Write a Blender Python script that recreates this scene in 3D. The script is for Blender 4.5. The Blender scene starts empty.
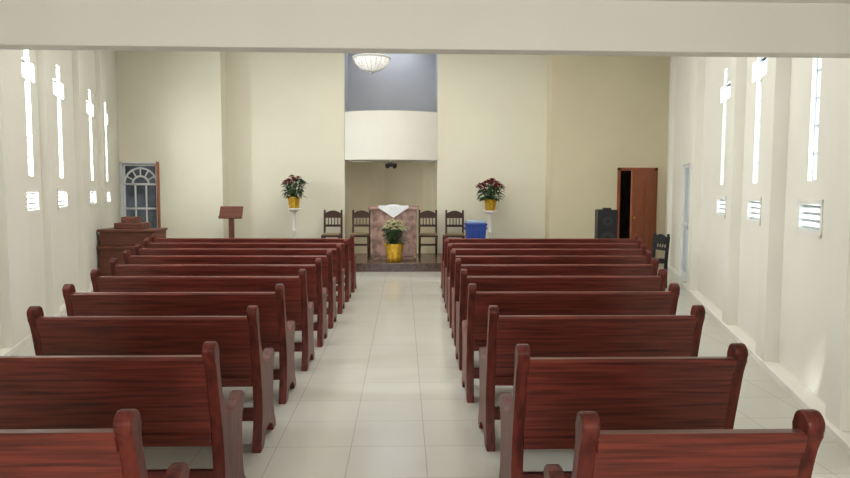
import bpy, bmesh, math, random
from mathutils import Vector, Matrix, Quaternion
random.seed(4)
scene = bpy.context.scene
scene.view_settings.view_transform = 'Standard'

# ---------------------------------------------------------------- materials
def new_mat(name):
    m = bpy.data.materials.new(name); m.use_nodes = True
    nt = m.node_tree
    return m, nt, nt.nodes['Principled BSDF']

def mat(name, c1, c2=None, rough=0.6, scale=3.0, stretch=(1,1,1), metal=0.0, bump=0.0, coat=0.0, spec=0.5, detail=4, lo=0.35, hi=0.65, emit=None, rnd=False):
    m, nt, b = new_mat(name)
    b.inputs['Roughness'].default_value = rough
    b.inputs['Metallic'].default_value = metal
    b.inputs['Coat Weight'].default_value = coat
    b.inputs['Coat Roughness'].default_value = 0.15
    b.inputs['Specular IOR Level'].default_value = spec
    if c2 is None: c2 = tuple(v*0.92 for v in c1)
    tc = nt.nodes.new('ShaderNodeTexCoord')
    mp = nt.nodes.new('ShaderNodeMapping'); mp.inputs['Scale'].default_value = stretch
    nz = nt.nodes.new('ShaderNodeTexNoise'); nz.inputs['Scale'].default_value = scale; nz.inputs['Detail'].default_value = detail
    cr = nt.nodes.new('ShaderNodeValToRGB')
    cr.color_ramp.elements[0].position = lo; cr.color_ramp.elements[1].position = hi
    cr.color_ramp.elements[0].color = (*c2, 1); cr.color_ramp.elements[1].color = (*c1, 1)
    L = nt.links.new
    if rnd:
        oi = nt.nodes.new('ShaderNodeObjectInfo'); va = nt.nodes.new('ShaderNodeVectorMath'); va.operation='SCALE'
        va.inputs[0].default_value=(3,7,5); L(oi.outputs['Random'], va.inputs['Scale'])
        ad = nt.nodes.new('ShaderNodeVectorMath'); ad.operation='ADD'
        L(tc.outputs['Object'], ad.inputs[0]); L(va.outputs[0], ad.inputs[1]); L(ad.outputs[0], mp.inputs['Vector'])
    else:
        L(tc.outputs['Object'], mp.inputs['Vector'])
    L(mp.outputs[0], nz.inputs['Vector'])
    L(nz.outputs['Fac'], cr.inputs['Fac']); L(cr.outputs[0], b.inputs['Base Color'])
    if bump:
        bp = nt.nodes.new('ShaderNodeBump'); bp.inputs['Strength'].default_value = bump; bp.inputs['Distance'].default_value = 0.01
        L(nz.outputs['Fac'], bp.inputs['Height']); L(bp.outputs[0], b.inputs['Normal'])
    if emit:
        b.inputs['Emission Color'].default_value = (*emit[:3], 1); b.inputs['Emission Strength'].default_value = emit[3]
    return m

M_wall   = mat('plaster_cream', (0.80,0.765,0.63), (0.775,0.74,0.61), 0.85, 1.2, bump=0.03)
M_wallL  = mat('plaster_side', (0.80,0.78,0.70), (0.76,0.74,0.66), 0.8, 0.9, bump=0.03)
M_wallR  = mat('plaster_side_right', (0.83,0.81,0.73), (0.79,0.77,0.69), 0.7, 0.9, bump=0.03)
M_tan    = mat('plaster_tan', (0.70,0.63,0.45), (0.67,0.60,0.43), 0.85, 1.0, bump=0.03)
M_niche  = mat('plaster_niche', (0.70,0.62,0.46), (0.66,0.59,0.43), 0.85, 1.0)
M_grey   = mat('plaster_daylight_blue', (0.50,0.51,0.54), (0.45,0.46,0.50), 0.85, 0.8)  # blue cast of daylight from above put into the plaster colour
M_white  = mat('paint_white', (0.84,0.82,0.76), (0.82,0.80,0.74), 0.6, 1.5)
M_ceil   = mat('paint_ceiling', (0.85,0.83,0.78), (0.83,0.81,0.76), 0.8, 1.5)
M_wood   = mat('mahogany', (0.215,0.040,0.025), (0.058,0.012,0.009), 0.36, 5.0, (0.6,9,14), bump=0.06, coat=0.15, detail=6, spec=.4, lo=.3,hi=.7, rnd=True)
M_woodE  = mat('mahogany_end', (0.155,0.029,0.019), (0.060,0.012,0.009), 0.40, 5.0, (6,6,1), bump=0.05, coat=0.05, spec=.25, rnd=True)
M_dkwood = mat('dark_wood', (0.07,0.022,0.012), (0.035,0.012,0.008), 0.45, 6.0, (5,5,1))
M_orange = mat('door_wood', (0.36,0.11,0.045), (0.27,0.075,0.032), 0.4, 4.0, (8,8,0.8))
M_brown  = mat('organ_wood', (0.17,0.05,0.028), (0.10,0.03,0.018), 0.45, 4.0, (1,6,10))
M_seat   = mat('seat_fabric', (0.30,0.22,0.13), None, 0.8, 20)
M_granite= mat('stage_granite', (0.10,0.05,0.035), (0.04,0.022,0.018), 0.3, 18, lo=0.4, hi=0.6)
M_stage  = mat('stage_top', (0.16,0.10,0.07), (0.08,0.045,0.03), 0.25, 12)
M_marble = mat('altar_marble', (0.40,0.24,0.19), (0.17,0.09,0.07), 0.35, 7, detail=8, lo=0.4, hi=0.6)
M_cloth  = mat('white_cloth', (0.80,0.80,0.84), (0.72,0.73,0.78), 0.9, 8)
M_gold   = mat('gold_foil', (0.80,0.50,0.06), (0.60,0.33,0.02), 0.3, 18, metal=0.6, bump=0.5)
M_red    = mat('poinsettia_bract', (0.34,0.02,0.025), (0.16,0.008,0.012), 0.6, 12)
M_pink   = mat('poinsettia_bract_pale', (0.50,0.16,0.12), (0.30,0.06,0.05), 0.6, 12)
M_leaf   = mat('leaf_green', (0.045,0.10,0.03), (0.02,0.05,0.015), 0.55, 10)
M_flower = mat('pale_bract', (0.80,0.76,0.56), (0.60,0.60,0.34), 0.6, 12)
M_blue   = mat('blue_plastic', (0.012,0.05,0.30), (0.01,0.04,0.24), 0.4, 5)
M_lblue  = mat('pale_blue_plastic', (0.35,0.45,0.62), None, 0.4, 5)
M_black  = mat('black_plastic', (0.012,0.012,0.014), (0.008,0.008,0.009), 0.5, 30)
M_grill  = mat('speaker_cone', (0.04,0.04,0.045), (0.02,0.02,0.022), 0.6, 60)
M_metal  = mat('painted_metal', (0.62,0.62,0.60), (0.55,0.55,0.53), 0.4, 10)
M_mull   = mat('white_mullion', (0.78,0.80,0.82), None, 0.5, 5)
M_louvre = mat('grey_louvre', (0.50,0.52,0.53), None, 0.4, 5)
M_dark   = mat('doorway_shade', (0.02,0.022,0.026), (0.012,0.013,0.016), 0.15, 4)
M_dglass = mat('door_glass', (0.17,0.20,0.26), (0.06,0.07,0.09), 0.12, 3)  # bluish light and reflection behind the grille painted into the glass tone
M_lampgl = mat('opal_glass', (0.85,0.85,0.80), (0.6,0.6,0.56), 0.2, 25, emit=(1,0.97,0.9,0.5))
M_frost  = mat('frosted_glass_door', (0.62,0.70,0.80), (0.50,0.58,0.70), 0.3, 6)  # pale blue carries the daylight behind the opaque panel as colour

def pane_mat():
    m, nt, b = new_mat('glass_block_pane')
    out = nt.nodes['Material Output']
    tr = nt.nodes.new('ShaderNodeBsdfTransparent'); tr.inputs[0].default_value=(0.90,0.96,1,1)
    gl = nt.nodes.new('ShaderNodeBsdfGlossy'); gl.inputs['Roughness'].default_value=0.15
    nz = nt.nodes.new('ShaderNodeTexNoise'); nz.inputs['Scale'].default_value=30
    mr = nt.nodes.new('ShaderNodeMapRange'); mr.inputs['To Min'].default_value=0.03; mr.inputs['To Max'].default_value=0.25
    mx = nt.nodes.new('ShaderNodeMixShader')
    nt.links.new(nz.outputs['Fac'], mr.inputs['Value']); nt.links.new(mr.outputs[0], mx.inputs[0])
    nt.links.new(tr.outputs[0], mx.inputs[1]); nt.links.new(gl.outputs[0], mx.inputs[2]); nt.links.new(mx.outputs[0], out.inputs['Surface'])
    return m
M_pane = pane_mat()

def floor_mat():
    m, nt, b = new_mat('floor_tiles')
    L = nt.links.new
    tc = nt.nodes.new('ShaderNodeTexCoord')
    mp = nt.nodes.new('ShaderNodeMapping'); mp.inputs['Location'].default_value = (0.315,0.08,0)
    br = nt.nodes.new('ShaderNodeTexBrick'); br.offset = 0.0; br.squash = 1.0
    br.inputs['Scale'].default_value = 1.0
    br.inputs['Brick Width'].default_value = 0.45; br.inputs['Row Height'].default_value = 0.45
    br.inputs['Mortar Size'].default_value = 0.0035; br.inputs['Mortar Smooth'].default_value = 0.2
    br.inputs['Color1'].default_value = (0.57,0.56,0.51,1); br.inputs['Color2'].default_value = (0.55,0.54,0.49,1)
    br.inputs['Mortar'].default_value = (0.42,0.40,0.35,1)
    L(tc.outputs['Object'], mp.inputs[0]); L(mp.outputs[0], br.inputs['Vector'])
    L(br.outputs['Color'], b.inputs['Base Color'])
    b.inputs['Roughness'].default_value=.17
    return m
M_floor = floor_mat()

# ---------------------------------------------------------------- mesh builder
class MB:
    def __init__(s): s.bm = bmesh.new(); s.mats = []
    def mi(s, m):
        if m not in s.mats: s.mats.append(m)
        return s.mats.index(m)
    def poly(s, pts, m, smooth=False):
        f = s.bm.faces.new([s.bm.verts.new(p) for p in pts]); f.material_index = s.mi(m); f.smooth = smooth; return f
    def box(s, x0,x1,y0,y1,z0,z1, m, bev=0.0, mtx=None):
        vs = [s.bm.verts.new((x,y,z)) for x in (x0,x1) for y in (y0,y1) for z in (z0,z1)]
        idx = [(0,1,3,2),(4,6,7,5),(0,4,5,1),(2,3,7,6),(0,2,6,4),(1,5,7,3)]
        fs = []
        for i in idx:
            f = s.bm.faces.new([vs[k] for k in i]); f.material_index = s.mi(m); fs.append(f)
        if mtx is not None:
            for v in vs: v.co = mtx @ v.co
        if bev:
            es = list({e for f in fs for e in f.edges})
            r = bmesh.ops.bevel(s.bm, geom=es, offset=bev, segments=2, affect='EDGES', profile=0.5)
            for f in r['faces']: f.material_index = s.mi(m)
    def prism(s, prof, a, b, m, axis='x', bev=0.0, smooth=False):
        def P(t, p):
            if axis=='x': return (t,p[0],p[1])
            if axis=='y': return (p[0],t,p[1])
            return (p[0],p[1],t)
        A=[s.bm.verts.new(P(a,p)) for p in prof]; B=[s.bm.verts.new(P(b,p)) for p in prof]
        k=s.mi(m); n=len(prof)
        f1=s.bm.faces.new(A); f2=s.bm.faces.new(B[::-1]); f1.material_index=f2.material_index=k
        for i in range(n):
            f=s.bm.faces.new((A[i],B[i],B[(i+1)%n],A[(i+1)%n])); f.material_index=k; f.smooth=smooth
        if bev:
            es=list(f1.edges)+list(f2.edges)
            r=bmesh.ops.bevel(s.bm, geom=es, offset=bev, segments=2, affect='EDGES', profile=0.5)
            for f in r['faces']: f.material_index=k
    def lathe(s, prof, c, m, n=24, wob=0.0, sx=1, sy=1):
        k=s.mi(m); rings=[]
        for (r,z) in prof:
            ring=[]
            for i in range(n):
                a=2*math.pi*i/n; rr=r*(1+wob*math.sin(a*9)+wob*0.6*math.sin(a*5+z*20))
                ring.append(s.bm.verts.new((c[0]+rr*math.cos(a)*sx, c[1]+rr*math.sin(a)*sy, c[2]+z)))
            rings.append(ring)
        for j in range(len(rings)-1):
            for i in range(n):
                f=s.bm.faces.new((rings[j][i],rings[j][(i+1)%n],rings[j+1][(i+1)%n],rings[j+1][i])); f.material_index=k; f.smooth=True
        for ring in (rings[0][::-1], rings[-1]):
            f=s.bm.faces.new(ring); f.material_index=k
    def rod(s, p0, p1, r, m, n=8, r2=None):
        p0=Vector(p0); p1=Vector(p1); d=(p1-p0).normalized()
        u=d.orthogonal().normalized(); v=d.cross(u); k=s.mi(m); r2=r if r2 is None else r2
        A=[s.bm.verts.new(p0+(u*math.cos(2*math.pi*i/n)+v*math.sin(2*math.pi*i/n))*r) for i in range(n)]
        B=[s.bm.verts.new(p1+(u*math.cos(2*math.pi*i/n)+v*math.sin(2*math.pi*i/n))*r2) for i in range(n)]
        for i in range(n):
            f=s.bm.faces.new((A[i],A[(i+1)%n],B[(i+1)%n],B[i])); f.material_index=k; f.smooth=True
        s.bm.faces.new(A[::-1]).material_index=k; s.bm.faces.new(B).material_index=k
    def leaf(s, base, direction, length, width, m, droop=0.2):
        d=Vector(direction).normalized(); side=d.cross(Vector((0,0,1)))
        if side.length<0.05: side=Vector((1,0,0))
        side.normalize(); b=Vector(base); up=side.cross(d)
        mid=b+d*length*0.45+up*length*0.06; tip=b+d*length-Vector((0,0,droop*length))
        k=s.mi(m)
        v=[s.bm.verts.new(p) for p in (b, mid+side*width/2, tip, mid-side*width/2, mid-up*width*0.12)]
        for t in ((0,1,4),(1,2,4),(2,3,4),(3,0,4)):
            f=s.bm.faces.new([v[i] for i in t]); f.material_index=k
    def make(s, name, loc=(0,0,0), rz=0.0, recalc=True):
        if recalc: bmesh.ops.recalc_face_normals(s.bm, faces=s.bm.faces[:])
        me=bpy.data.meshes.new(name); s.bm.to_mesh(me); s.bm.free()
        for m in s.mats: me.materials.append(m)
        o=bpy.data.objects.new(name, me); scene.collection.objects.link(o)
        o.location=loc; o.rotation_euler=(0,0,rz)
        return o

def smooth_profile(pts, sub=3):
    out=[]; n=len(pts)
    for i in range(n):
        p0,p1,p2,p3=[pts[(i+k)%n] for k in (-1,0,1,2)]
        if len(p1)>2 or len(p2)>2:
            out.append((p1[0],p1[1]));
            continue
        for j in range(sub):
            t=j/sub
            q=[0.5*((2*p1[a])+(-p0[a]+p2[a])*t+(2*p0[a]-5*p1[a]+4*p2[a]-p3[a])*t*t+(-p0[a]+3*p1[a]-3*p2[a]+p3[a])*t**3) for a in (0,1)]
            out.append(tuple(q))
    return out

# ---------------------------------------------------------------- layout constants
MR, BR = 0.275, 1.752
ML, BL = -0.272, -2.06
CEIL = 4.9
def xr(y): return BR+MR*y
def xl(y): return BL+ML*y

def grid_wall(name, p0, p1, z0, z1, inward, openings, thick, m):
    p0=Vector((p0[0],p0[1],0)); p1=Vector((p1[0],p1[1],0)); t=(p1-p0); Ln=t.length; t.normalize()
    nrm=Vector((-t.y,t.x,0));
    if nrm.dot(Vector((*inward,0)))<0: nrm=-nrm
    us=sorted({0.0,Ln,*[o[0] for o in openings],*[o[1] for o in openings]})
    zs=sorted({z0,z1,*[o[2] for o in openings],*[o[3] for o in openings]})
    def solid(i,j):
        if i<0 or j<0 or i>=len(us)-1 or j>=len(zs)-1: return False
        uc=(us[i]+us[i+1])/2; zc=(zs[j]+zs[j+1])/2
        return not any(o[0]<uc<o[1] and o[2]<zc<o[3] for o in openings)
    mb=MB()
    def P(u,z,k): 
        q=p0+t*u-nrm*(thick*k); return (q.x,q.y,z)
    for i in range(len(us)-1):
        for j in range(len(zs)-1):
            if not solid(i,j): continue
            a,b,c,d=us[i],us[i+1],zs[j],zs[j+1]
            mb.poly([P(a,c,0),P(b,c,0),P(b,d,0),P(a,d,0)],m)
            mb.poly([P(a,c,1),P(a,d,1),P(b,d,1),P(b,c,1)],m)
            if not solid(i-1,j): mb.poly([P(a,c,0),P(a,d,0),P(a,d,1),P(a,c,1)],m)
            if not solid(i+1,j): mb.poly([P(b,c,0),P(b,c,1),P(b,d,1),P(b,d,0)],m)
            if not solid(i,j-1): mb.poly([P(a,c,0),P(a,c,1),P(b,c,1),P(b,c,0)],m)
            if not solid(i,j+1): mb.poly([P(a,d,0),P(b,d,0),P(b,d,1),P(a,d,1)],m)
    bmesh.ops.remove_doubles(mb.bm, verts=mb.bm.verts[:], dist=0.0005)
    o=mb.make(name)
    return p0,t,nrm

TH=0.14
Y0=-3.0; Y1=14.6
KR=math.sqrt(1+MR*MR); KL=math.sqrt(1+ML*ML)
winR=[5.05,6.75,8.4]; winL=[4.4,5.9,7.55,9.0,11.15,12.6]  # first left window is unseen, added for more light from that side
ZL=.06
def cross_op(uc, arm=0.3, zoff=0.0):
    return [(uc-0.10,uc+0.10,1.64+zoff,3.10+zoff),(uc-arm,uc+arm,2.70+zoff,2.90+zoff),(uc-0.27,uc+0.27,1.24+zoff,1.48+zoff)]
opsR=[]; opsL=[]
for d in winR: opsR+=cross_op((d-Y0)*KR)
for d in winL: opsL+=cross_op((d-Y0)*KL, zoff=ZL)
dR=((10.75-Y0)*KR,(11.95-Y0)*KR,0.0,2.02)
frR=grid_wall('wall_right',(xr(Y0),Y0),(xr(Y1),Y1),0,CEIL,(-1,0),opsR+[dR],TH,M_wallR)
frL=grid_wall('wall_left',(xl(Y0),Y0),(xl(Y1),Y1),0,CEIL,(1,0),opsL,TH,M_wallL)

# front wall
XA,XB=-3.78,3.13; NX0,NX1=-1.27,0.745; YC=14.6; YO=14.15
grid_wall('wall_front',(XA,YC),(NX0,YC),0,CEIL,(0,-1),[],0.2,M_wall)
grid_wall('wall_front',(NX1,YC),(XB,YC),0,CEIL,(0,-1),[],0.2,M_wall)
dl0,dl1=-5.88,-5.08
LW=xl(YO)
grid_wall('wall_front_left_panel',(LW,YO),(XA,YO),0,CEIL,(0,-1),[(dl0-LW,dl1-LW,0,2.13)],0.65,M_wall)
dr0,dr1=4.60,5.40
grid_wall('wall_front_right_panel',(XB,YO),(xr(YO),YO),0,CEIL,(0,-1),[(dr0-XB,dr1-XB,0,2.02)],0.65,M_tan)

grid_wall('wall_back',(xl(Y0),Y0),(xr(Y0),Y0),0,CEIL,(0,1),[(0.2,1.95,0,2.3)],0.14,M_wall)

mb=MB(); mb.prism([(xl(-3.5)-.2,-3.5),(xr(-3.5)+.2,-3.5),(xr(16.5)+.3,16.5),(xl(16.5)-.3,16.5)],-0.1,0,M_floor,axis='z'); mb.make('floor')
mb=MB(); mb.prism([(xl(-3)-.2,-3),(xr(-3)+.2,-3),(xr(14.8)+.3,14.8),(xl(14.8)-.3,14.8)],CEIL,CEIL+.1,M_ceil,axis='z')
mb.box(NX0-.1,NX1+.1,14.8,15.9,CEIL,CEIL+.1,M_ceil); mb.make('ceiling')
mb=MB(); mb.prism([(xl(-3),-3),(xr(-3),-3),(xr(3.6),3.6),(xl(3.6),3.6)],2.57,2.68,M_ceil,axis='z'); mb.make('ceiling_loft')
mb=MB(); mb.box(xl(3.6)-.02,xr(3.6)+.02,3.6,3.73,2.305,2.95,M_white,bev=0.006); mb.make('trim_beam')

def on_wall(fr,u,off,z):
    q=fr[0]+fr[1]*u+fr[2]*off; return (q.x,q.y,z)
def wall_box(mb,fr,u0,u1,o0,o1,z0,z1,m):
    vs=[mb.bm.verts.new(on_wall(fr,u,o,z)) for u in (u0,u1) for o in (o0,o1) for z in (z0,z1)]
    for i in [(0,1,3,2),(4,6,7,5),(0,4,5,1),(2,3,7,6),(0,2,6,4),(1,5,7,3)]:
        f=mb.bm.faces.new([vs[k] for k in i]); f.material_index=mb.mi(m)
mb=MB()
for a,b,w in [(4.0,4.25,.1),(5.70,5.98,.12),(7.3,7.55,.11),(9.9,10.2,.12),(13.2,13.5,.08)]:
    wall_box(mb,frR,(a-Y0)*KR,(b-Y0)*KR,-0.01,w,0,CEIL,M_wallR)
mb.make('trim_pilasters_right')
mb=MB()
for a,b in [(3.8,4.05),(4.8,5.2),(6.35,7.05),(7.98,8.25),(9.9,10.2),(11.75,12.05)]:
    wall_box(mb,frL,(a-Y0)*KL,(b-Y0)*KL,-0.01,.08,0,CEIL,M_wallL)
mb.make('trim_pilasters_left')
mb=MB(); wall_box(mb,frR,0,(10.7-Y0)*KR,0,.135,0,.05,M_white); wall_box(mb,frR,(12.0-Y0)*KR,(14.1-Y0)*KR,0,.02,0,.06,M_white); mb.make('baseboard_right')
mb=MB(); wall_box(mb,frL,0,(14.1-Y0)*KL,0,.09,0,.05,M_white); mb.make('baseboard_left')

def window(fr,u,n,zoff=0.0,lights=8.0,col=(0.9,0.96,1.0)):
    mb=MB()
    def pane(u0,u1,z0,z1,step):
        wall_box(mb,fr,u0,u1,-0.055,-0.05,z0,z1,M_pane)
        nu=max(1,round((u1-u0)/step)); nz=max(1,round((z1-z0)/step))
        for i in range(nu+1):
            uu=u0+(u1-u0)*i/nu; wall_box(mb,fr,uu-.006,uu+.006,-0.065,-0.035,z0,z1,M_louvre)
        for j in range(nz+1):
            zz=z0+(z1-z0)*j/nz; wall_box(mb,fr,u0,u1,-0.065,-0.035,zz-.007,zz+.007,M_louvre)
    pane(u-.10,u+.10,1.64+zoff,2.70+zoff,.2); pane(u-.30,u+.30,2.70+zoff,2.90+zoff,.2); pane(u-.10,u+.10,2.90+zoff,3.10+zoff,.2)
    for j in range(4):
        z=1.265+zoff+j*.055; wall_box(mb,fr,u-.26,u+.26,-0.06,-0.03,z,z+.022,M_louvre)
    wall_box(mb,fr,u-.27,u+.27,-0.085,-0.08,1.24+zoff,1.48+zoff,M_pane)
    for a,b,c,d in ((-.29,-.25,1.22,1.50),(.25,.29,1.22,1.50),(-.29,.29,1.22,1.26),(-.29,.29,1.46,1.50)):
        wall_box(mb,fr,u+a,u+b,-0.10,0.008,c+zoff,d+zoff,M_white)
    mb.make('window_%d'%n)
    ld=bpy.data.lights.new('window_daylight','AREA'); ld.shape='RECTANGLE'; ld.size=0.8; ld.size_y=2.1; ld.energy=lights; ld.color=col
    lo=bpy.data.objects.new('window_daylight',ld); scene.collection.objects.link(lo)
    lo.location=on_wall(fr,u,-TH-0.25,2.2+zoff)
    lo.rotation_euler=Vector(fr[2]).to_track_quat('-Z','Y').to_euler()
k=1
for d in winR: window(frR,(d-Y0)*KR,k,0,70); k+=1
for d in winL: window(frL,(d-Y0)*KL,k,ZL,320,(1.0,.96,.89)); k+=1

# right side door
mb=MB(); u0,u1=dR[0],dR[1]
for a,b,c,d in ((u0,u0+.06,0,2.02),(u1-.06,u1,0,2.02),(u0,u1,1.96,2.02),((u0+u1)/2-.03,(u0+u1)/2+.03,0,1.96),(u0+.06,u1-.06,0,.12),(u0+.06,u1-.06,.95,1.0)):
    wall_box(mb,frR,a,b,-.10,-.03,c,d,M_mull)
wall_box(mb,frR,u0+.03,u1-.03,-.075,-.06,.05,2.0,M_frost)
for i in range(1,8):
    if i!=4:
        uu=u0+(u1-u0)*i/8; wall_box(mb,frR,uu-.008,uu+.008,-.06,-.045,.1,1.96,M_metal)
mb.rod(on_wall(frR,(u0+u1)/2-.06,-.03,.9),on_wall(frR,(u0+u1)/2-.06,-.03,1.1),.012,M_metal)
mb.make('door_1')

# left front door: arched fan grille
mb=MB(); y=YO
mb.box(dl0,dl0+.03,y-.02,y+.10,0,2.13,M_mull); mb.box(dl0,dl1,y-.02,y+.10,2.09,2.13,M_mull)
mb.box(dl1-.055,dl1,y-.03,y+.10,0,2.13,M_orange)
mb.box(dl0+.03,dl1-.05,y+.09,y+.10,0,2.09,M_dglass)
gx0,gx1=dl0+.05,dl1-.08; cx=(gx0+gx1)/2; R=(gx1-gx0)/2; zb=1.66
yf=y+.06
def bar(x0,z0,x1,z1,r=.022): mb.rod((x0,yf,z0),(x1,yf,z1),r,M_mull,6)
for rr in (R, R*.5):
    prev=None
    for i in range(17):
        a=math.pi*i/16; p=(cx+rr*math.cos(a), zb+rr*math.sin(a))
        if prev: bar(prev[0],prev[1],p[0],p[1])
        prev=p
for i in range(1,6):
    a=math.pi*i/6; bar(cx+R*.5*math.cos(a),zb+R*.5*math.sin(a),cx+R*math.cos(a),zb+R*math.sin(a),.016)
for i in range(4):
    xx=gx0+(gx1-gx0)*i/3; bar(xx,.1,xx,zb,.02)
for zz in (.1,.6,1.15,1.66): bar(gx0,zz,gx1,zz,.024)
for sx in (gx0,gx1): bar(sx,zb,sx,2.06,.024)
bar(gx0,2.06,gx1,2.06,.024)
mb.make('door_2')

# right front door
mb=MB()
for a,b,c,d in ((dr0-.03,dr0+.03,0,2.05),(dr1-.03,dr1+.03,0,2.05),(dr0-.03,dr1+.03,1.99,2.05)):
    mb.box(a,b,YO-.025,YO+.12,c,d,M_orange)
mb.box(dr0,dr1,YO+.5,YO+.52,0,2.02,M_dark)  # dark sheet across the open doorway, painted shade of the space beyond
th=math.radians(32)
mt=Matrix.Translation((dr1-.01,YO-.03,0))@Matrix.Rotation(math.pi+th,4,'Z')
W=.78
mb.box(0,W,-.02,.02,.01,1.98,M_orange,mtx=mt)
for zc0,zc1 in ((.15,.85),(1.0,1.8)):
    for a,b in ((.1,.36),(.43,.69)):
        mb.box(a,b,.02,.03,zc0,zc1,M_orange,bev=.006,mtx=mt)
        mb.box(a,b,-.03,-.02,zc0,zc1,M_orange,bev=.006,mtx=mt)
p=mt@Vector((W-.06,.06,1.0)); q=mt@Vector((W-.06,.02,1.0)); mb.rod(q,p,.02,M_gold)
mb.make('door_3')

# ---- niche
def arc(xa,xb,yb,depth,n=20):
    pts=[]
    for i in range(n+1):
        a=math.pi*i/n
        pts.append(((xa+xb)/2-(xb-xa)/2*math.cos(a), yb+depth*math.sin(a)))
    return pts
mb=MB()
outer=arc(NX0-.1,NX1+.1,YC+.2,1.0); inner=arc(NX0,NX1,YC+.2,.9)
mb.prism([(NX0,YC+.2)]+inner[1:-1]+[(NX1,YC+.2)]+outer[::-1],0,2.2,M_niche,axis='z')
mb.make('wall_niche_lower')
mb=MB()
mb.box(NX0-.1,NX1+.1,15.75,15.85,2.2,CEIL,M_grey); mb.box(NX0-.1,NX0,14.8,15.75,2.2,CEIL,M_grey); mb.box(NX1,NX1+.1,14.8,15.75,2.2,CEIL,M_grey)
mb.make('wall_niche_upper')
def segarc(xa,xb,yb,bulge,n=20):
    c=(xb-xa)/2; r=(c*c+bulge*bulge)/(2*bulge); cyy=yb-bulge+r; a0=math.asin(c/r)
    return [((xa+xb)/2+r*math.sin(-a0+2*a0*i/n), cyy-r*math.cos(-a0+2*a0*i/n)) for i in range(n+1)]
mb=MB()
o=segarc(NX0+.005,NX1-.005,YC+.02,.30); i_=segarc(NX0+.12,NX1-.12,YC+.06,.24)
mb.prism(o+i_[::-1],2.205,3.24,M_white,axis='z')
mb.prism(i_+[(NX1-.005,15.74),(NX0+.005,15.74)],2.21,2.30,M_white,axis='z')
mb.make('balcony')
mb=MB(); mb.lathe([(.05,0),(.05,.03)],(-.26,14.46,2.17),M_metal,12); mb.rod((-.26,14.46,2.17),(-.26,14.46,2.11),.012,M_black)
mb.rod((-.38,14.44,2.09),(-.14,14.44,2.09),.035,M_black,10); mb.rod((-.30,14.46,2.11),(-.34,14.37,2.06),.03,M_black,10,r2=.05); mb.rod((-.22,14.46,2.11),(-.18,14.37,2.06),.03,M_black,10,r2=.05)
mb.make('spotlight')

# ---- stage
st=[]
SX0,SX1=-3.70,3.10
for i in range(25):
    t=i/24; x=SX0+(SX1-SX0)*t; st.append((x,12.95-0.28*math.sin(math.pi*t)**.6 if 0<t<1 else 12.95))
mb=MB()
mb.prism(st+[(SX1,YC-.01),(SX0,YC-.01)],0,.15,M_granite,axis='z')
mb.prism([(x,y-.025) for x,y in st]+[(SX1,YC-.01),(SX0,YC-.01)],.15,.17,M_stage,axis='z')
mb.make('stage_platform')
ST=.17

# ---------------------------------------------------------------- pews
side=[(.01,0,1),(.03,.05,1),(.06,.16),(.07,.30),(.045,.46),(.0,.64),(-.035,.77),(-.065,.83),(-.068,.865),(-.04,.89),(-.005,.885),(.015,.855),(.012,.80),(.03,.72),(.07,.60),(.13,.535),
      (.22,.50),(.31,.505),(.38,.53),(.43,.535),(.465,.505),(.455,.465),(.425,.44),(.41,.38),(.405,.25),(.42,.13),(.455,.06),(.48,.05,1),(.48,0,1),(.40,0,1),(.385,.03),(.33,.075),(.245,.095),(.16,.075),(.105,.03),(.09,0,1)]
sideP=smooth_profile(side,3)
def build_pew(L):
    mb=MB()
    for a in (0,L-.055):
        mb.prism(sideP,a,a+.055,M_woodE,bev=.008)
    a,b=.05,L-.05
    def sl(z): return .045-(z-.40)*0.22
    mb.prism([(sl(.40),.40),(sl(.78),.78),(sl(.78)+.022,.78),(sl(.40)+.022,.40)],a,b,M_wood)
    z0=.765;z1=.83
    mb.prism([(sl(z0)-.014,z0),(sl(z1)-.016,z1-.012),(sl(z1)-.004,z1),(sl(z1)+.03,z1),(sl(z1)+.04,z1-.012),(sl(z0)+.034,z0)],a,b,M_wood,bev=.004)
    mb.prism([(sl(.40)-.010,.395),(sl(.45)-.010,.45),(sl(.45)+.03,.45),(sl(.40)+.03,.395)],a,b,M_wood,bev=.004)
    mb.prism([(.06,.405),(.06,.43),(.41,.455),(.435,.445),(.435,.425),(.40,.42)],a,b,M_wood)
    mb.box(a,b,.36,.385,.33,.425,M_wood,bev=.003)
    mb.box(a,b,.22,.25,.12,.20,M_wood,bev=.004)
    return mb
yL=[2.04,2.95,3.87]; yR=[1.99,2.88,3.86]
xLr=[-.812,-.82,-.84,-.85,-.82,-.80,-.79,-.77,-.755,-.74]
xRl=[.535,.495,.500,.47,.49,.515,.53,.555,.575,.60]
for n in range(10):
    yl=yL[n] if n<3 else 2.12+.885*n
    yr=yR[n] if n<3 else 2.12+.885*n
    Ll=.80+.245*n
    o=build_pew(Ll).make('church_pew',(xLr[n]-Ll,yl,0))
    Lr=[.74,1.01,1.265][n] if n<3 else .80+.243*n
    o=build_pew(Lr).make('church_pew',(xRl[n],yr,0))

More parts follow.
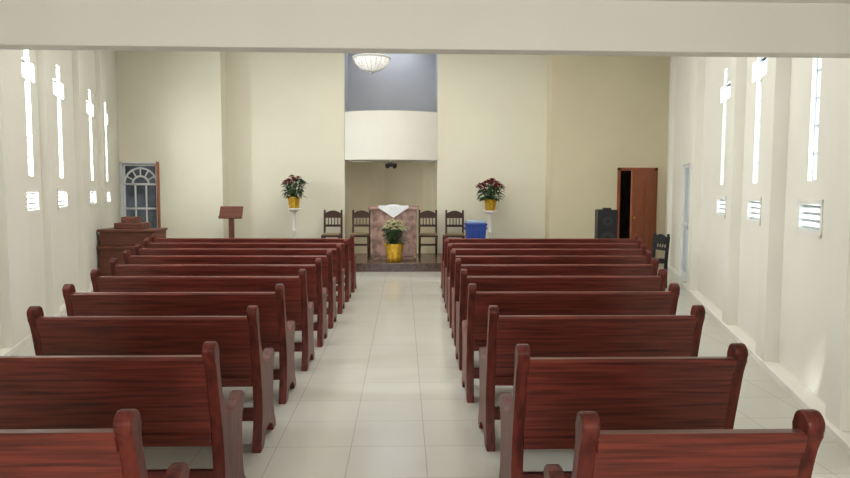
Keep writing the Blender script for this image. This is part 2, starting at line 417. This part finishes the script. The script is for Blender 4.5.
# ---------------------------------------------------------------- front furniture
def build_chair(name,loc,rz,W=.42,H=1.0,D=.42,m=M_dkwood,seatm=M_seat):
    mb=MB(); w=W/2
    for sx in (-1,1):
        mb.prism([(D/2-.04,0),(D/2-.04,.45),(D/2-.01,H-.03),(D/2+.03,H-.03),(D/2,.45),(D/2,0)],sx*w-(.04 if sx>0 else 0),sx*w+(.04 if sx<0 else 0),m)
        mb.lathe([(.01,0),(.024,.015),(.022,.035),(.008,.05)],(sx*(w-.02),D/2+.01,H-.035),m,10)
        mb.rod((sx*(w-.025),-D/2+.03,0),(sx*(w-.025),-D/2+.03,.43),.016,m,10,r2=.024)
        mb.rod((sx*(w-.025),-D/2+.03,.18),(sx*(w-.025),D/2-.02,.18),.011,m,8)
    mb.rod((-w+.03,-D/2+.03,.25),(w-.03,-D/2+.03,.25),.011,m); mb.rod((-w+.03,D/2-.02,.2),(w-.03,D/2-.02,.2),.011,m)
    mb.box(-w,w,-D/2,D/2-.02,.40,.44,m,bev=.006); mb.box(-w+.02,w-.02,-D/2+.01,D/2-.05,.44,.475,seatm,bev=.012)
    top=[(-w+.03,H-.16)]+[(-w+.03+(W-.06)*i/10, H-.06+.06*math.sin(math.pi*i/10)) for i in range(11)]+[(w-.03,H-.16)]
    mb.prism(top,D/2-.02,D/2+.005,m,axis='y')
    mb.box(-w+.03,w-.03,D/2-.03,D/2-.008,.60,.65,m)
    for xx in (-.10,-.033,.033,.10): mb.rod((xx,D/2-.02,.64),(xx,D/2-.006,H-.15),.010,m)
    return mb.make(name,loc,rz)
for x,y in ((-1.50,14.1),(-.90,14.15),(.53,14.15),(1.10,14.1)):
    build_chair('wooden_chair',(x,y,ST),random.uniform(-.05,.05),W=.40,H=.95)

# altar
AX,AY=-.19,13.5
mb=MB()
mb.box(-.40,.40,-.24,.24,0,.07,M_marble,bev=.006); mb.box(-.46,.46,-.26,.26,.07,1.00,M_marble,bev=.01)
for sx in (-1,1): mb.box(sx*.42-.03,sx*.42+.03,-.275,-.25,.07,1.0,M_marble,bev=.006)
mb.box(-.50,.50,-.31,.31,1.00,1.06,M_marble,bev=.012)
mb.make('altar',(AX,AY,ST))
mb=MB()
N=24
mb.box(-.30,.30,-.315,.315,0,.008,M_cloth)
tri=[(-.30,.004)]+[(-.30+.6*i/N, -.02-.20*(1-abs(2*i/N-1)) ) for i in range(N+1)]+[(.30,.004)]
mb.prism(tri,-.322,-.314,M_cloth,axis='y')
mb.prism([(-.13,.0),(.13,0),(.11,.03),(0,.04),(-.11,.03)],-.17,.02,M_cloth,axis='y')
mb.make('altar_cloth',(AX,AY,ST+1.061))

def rosette(mb,c,r,m,n=9,tilt=.35):
    for k in range(n):
        a=2*math.pi*k/n+random.uniform(-.2,.2)
        mb.leaf(c,(math.cos(a),math.sin(a),tilt+random.uniform(-.3,.3)),r*random.uniform(.8,1.15),r*.5,m,droop=.25)
    for k in range(5):
        a=2*math.pi*k/5+.4
        mb.leaf((c[0],c[1],c[2]+.01),(math.cos(a),math.sin(a),.8),r*.6,r*.35,m,droop=.05)
def plant(name,loc,rad,h,potr,poth,mA,mB,nr=16,nl=60,rs=.34):
    mb=MB()
    mb.lathe([(potr*.72,0),(potr*.80,poth*.3),(potr*.9,poth*.75),(potr*1.0,poth*.93),(potr*1.12,poth*1.05),(potr*1.0,poth*1.03),(potr*.85,poth*.85)],(0,0,0),M_gold,40,wob=.04)
    base=Vector((0,0,poth*.9))
    for k in range(nr):
        rr=rad*.80*math.sqrt((k+.5)/nr); a=k*2.4
        top=Vector((rr*math.cos(a),rr*math.sin(a),poth+(h-poth)*(.92-.55*(rr/rad)**2)*random.uniform(.80,1)))
        mb.rod(base+Vector((top.x*.15,top.y*.15,0)),top,.006,M_leaf,5)
        rosette(mb,tuple(top),rad*rs,mA if random.random()<.75 else mB)
    for k in range(nl):
        a=random.uniform(0,2*math.pi); z=poth+(h-poth)*random.uniform(.02,.65); rr=rad*random.uniform(.25,.6)
        mb.leaf((rr*math.cos(a),rr*math.sin(a),z),(math.cos(a),math.sin(a),random.uniform(-.4,.4)),rad*.42,rad*.26,M_leaf,droop=.3)
    return mb.make(name,loc,recalc=False)
def plant_stand(name,loc,h,m):
    mb=MB()
    mb.lathe([(.16,0),(.16,.03),(.05,.06),(.035,.12),(.035,h*.5),(.05,h*.52),(.035,h*.55),(.035,h-.1),(.10,h-.05),(.15,h-.03),(.15,h)],(0,0,0),m,24)
    return mb.make(name,loc)
plant_stand('plant_stand',(-2.29,14.1,ST),1.0,M_white)
plant('potted_poinsettia',(-2.29,14.1,ST+1.001),.29,.72,.135,.23,M_red,M_leaf,22,130,.36)
plant_stand('plant_stand',(1.85,14.1,ST),.96,M_white)
plant('potted_poinsettia',(1.85,14.1,ST+.961),.34,.70,.135,.23,M_red,M_pink,26,120,.34)
plant('potted_flowering_plant',(-.17,12.90,ST),.28,.88,.18,.34,M_flower,M_flower,40,80,.30)

# lectern
mb=MB()
mb.box(-.20,.20,-.15,.15,0,.05,M_brown,bev=.01); mb.box(-.05,.05,-.04,.04,.05,.85,M_brown,bev=.01)
mt=Matrix.Translation((0,0,.93))@Matrix.Rotation(math.radians(60),4,'X')
mb.box(-.23,.23,-.13,.13,-.015,.015,M_brown,bev=.005,mtx=mt); mb.box(-.23,.23,-.15,-.11,.0,.05,M_brown,mtx=mt)
mb.make('lectern',(-3.47,13.6,ST-.0),0)

# wooden organ left
mb=MB()
mb.box(-.50,.50,-.28,.30,0,.08,M_brown); mb.box(-.48,.48,-.26,.30,.08,.55,M_brown,bev=.01)
mb.box(-.50,.50,-.30,.30,.55,.60,M_brown,bev=.01); mb.box(-.46,.46,-.24,.30,.60,.84,M_brown,bev=.01)
mb.box(-.49,.49,-.28,.30,.84,.88,M_brown,bev=.01); mb.box(-.28,.20,-.10,.28,.88,.98,M_brown,bev=.01); mb.box(-.20,.06,0,.26,.98,1.08,M_brown,bev=.01)
for a in (-.43,-.14,.15):
    mb.box(a,a+.27,-.275,-.255,.14,.50,M_brown,bev=.01)
mb.make('wooden_organ',(-4.64,11.6,0),.0)

# blue container
mb=MB()
mb.prism([(-.16,0),(.16,0),(.19,.70),(-.19,.70)],-.17,.17,M_blue,axis='y')
for a in (-.10,0,.10): mb.box(a-.012,a+.012,-.185,-.165,.08,.62,M_blue)
mb.box(-.21,.21,-.20,.20,.70,.745,M_blue,bev=.01); mb.box(-.18,.18,-.17,.17,.745,.80,M_lblue,bev=.01)
mb.box(.20,.225,-.06,.06,.62,.66,M_blue); mb.box(-.225,-.20,-.06,.06,.62,.66,M_blue)
mb.make('blue_storage_bin',(1.43,13.1,ST))

# speaker on stand
mb=MB()
mb.prism([(-.19,-.16),(.19,-.16),(.15,.17),(-.15,.17)],.42,1.20,M_black,axis='z',bev=.02)
for z,r in ((.65,.14),(.98,.09)):
    yy=-.165
    mb.rod((0,yy,z),(0,yy-.012,z),r,M_grill,24); mb.rod((0,yy-.012,z),(0,yy-.02,z),r*.45,M_black,20)
mb.rod((0,0,.12),(0,0,.44),.02,M_black)
for i in range(3):
    a=i*2*math.pi/3+.5; mb.rod((0,0,.30),(.24*math.cos(a),.24*math.sin(a),.012),.012,M_black)
mb.box(-.06,.06,-.17,.0,1.19,1.235,M_black,bev=.008)
mb.make('loudspeaker',(3.87,12.65,0))

build_chair('black_chair',(4.02,10.65,0),-1.35,W=.40,H=.86,D=.36,m=M_black,seatm=M_black)

# pendant lamp
mb=MB()
mb.lathe([(.02,-.20),(.10,-.19),(.19,-.145),(.26,-.075),(.29,-.01),(.285,.005)],(0,0,0),M_lampgl,40,wob=.0)
mb.lathe([(.28,.002),(.31,.0),(.315,.02),(.29,.035),(.05,.06)],(0,0,0),M_metal,40)
mb.lathe([(.008,-.24),(.035,-.222),(.035,-.195)],(0,0,0),M_metal,16)
prof=[(.04,-.203),(.10,-.194),(.19,-.149),(.26,-.079),(.292,-.01)]
for i in range(20):
    a=2*math.pi*i/20
    for (r0,z0),(r1,z1) in zip(prof,prof[1:]):
        mb.rod((r0*math.cos(a),r0*math.sin(a),z0),(r1*math.cos(a),r1*math.sin(a),z1),.005,M_metal,5)
ZP=3.67
mb.rod((0,0,.05),(0,0,CEIL-ZP-.06),.012,M_metal); mb.lathe([(.06,0),(.06,.02),(.03,.04)],(0,0,CEIL-ZP-.06),M_metal,16)
mb.make('pendant_lamp',(-.51,11,ZP))

# ---------------------------------------------------------------- lights
def area(name,loc,size,sy,energy,color,direction):
    ld=bpy.data.lights.new(name,'AREA'); ld.shape='RECTANGLE'; ld.size=size; ld.size_y=sy; ld.energy=energy; ld.color=color
    lo=bpy.data.objects.new(name,ld); scene.collection.objects.link(lo); lo.location=loc
    lo.rotation_euler=Vector(direction).to_track_quat('-Z','Y').to_euler(); return lo
area('ceiling_fill',(-.2,7.2,CEIL-.05),4.0,4.5,155,(1.0,.965,.89),(0,0,-1))  # added soft fill under the unseen ceiling, no fixture modelled
area('ceiling_fill',(-.2,11.6,CEIL-.05),5.0,2.2,95,(1.0,.965,.89),(0,0,-1))  # second added fill panel, over the altar end
area('entrance_fill',(-.12,Y0-.3,1.3),1.7,2.2,120,(1.0,.97,.93),(0,1,0))  # added fill behind the camera, brightens the beam and pew backs
area('skylight',(-.26,15.3,CEIL-.05),1.2,.6,9,(.85,.9,1.0),(0,0,-1))
sl=bpy.data.lights.new('sun','SUN'); sl.energy=9.0; sl.angle=math.radians(5); sl.color=(1,.95,.85)
so=bpy.data.objects.new('sun',sl); scene.collection.objects.link(so); so.location=(-12,8,6)
el=math.radians(23); az=math.radians(-10)
so.rotation_euler=Vector((math.cos(el)*math.cos(az),math.cos(el)*math.sin(az),-math.sin(el))).to_track_quat('-Z','Y').to_euler()

w=bpy.data.worlds.new('World'); scene.world=w; w.use_nodes=True
bg=w.node_tree.nodes['Background']; bg.inputs[0].default_value=(.88,.94,1,1); bg.inputs[1].default_value=1.6

# ---------------------------------------------------------------- camera
cam=bpy.data.cameras.new('camera'); cam.lens=36*667/850; cam.sensor_width=36; cam.clip_start=.05
co=bpy.data.objects.new('camera',cam); scene.collection.objects.link(co)
co.location=(0,0,1.56)
yaw=math.atan(22/667); pitch=math.atan(49/667)
fwd=Vector((math.sin(yaw)*math.cos(pitch),math.cos(yaw)*math.cos(pitch),-math.sin(pitch)))
q=fwd.to_track_quat('-Z','Y')
co.rotation_mode='QUATERNION'
co.rotation_quaternion=q@Quaternion((0,0,1),math.radians(0.2))
scene.camera=co
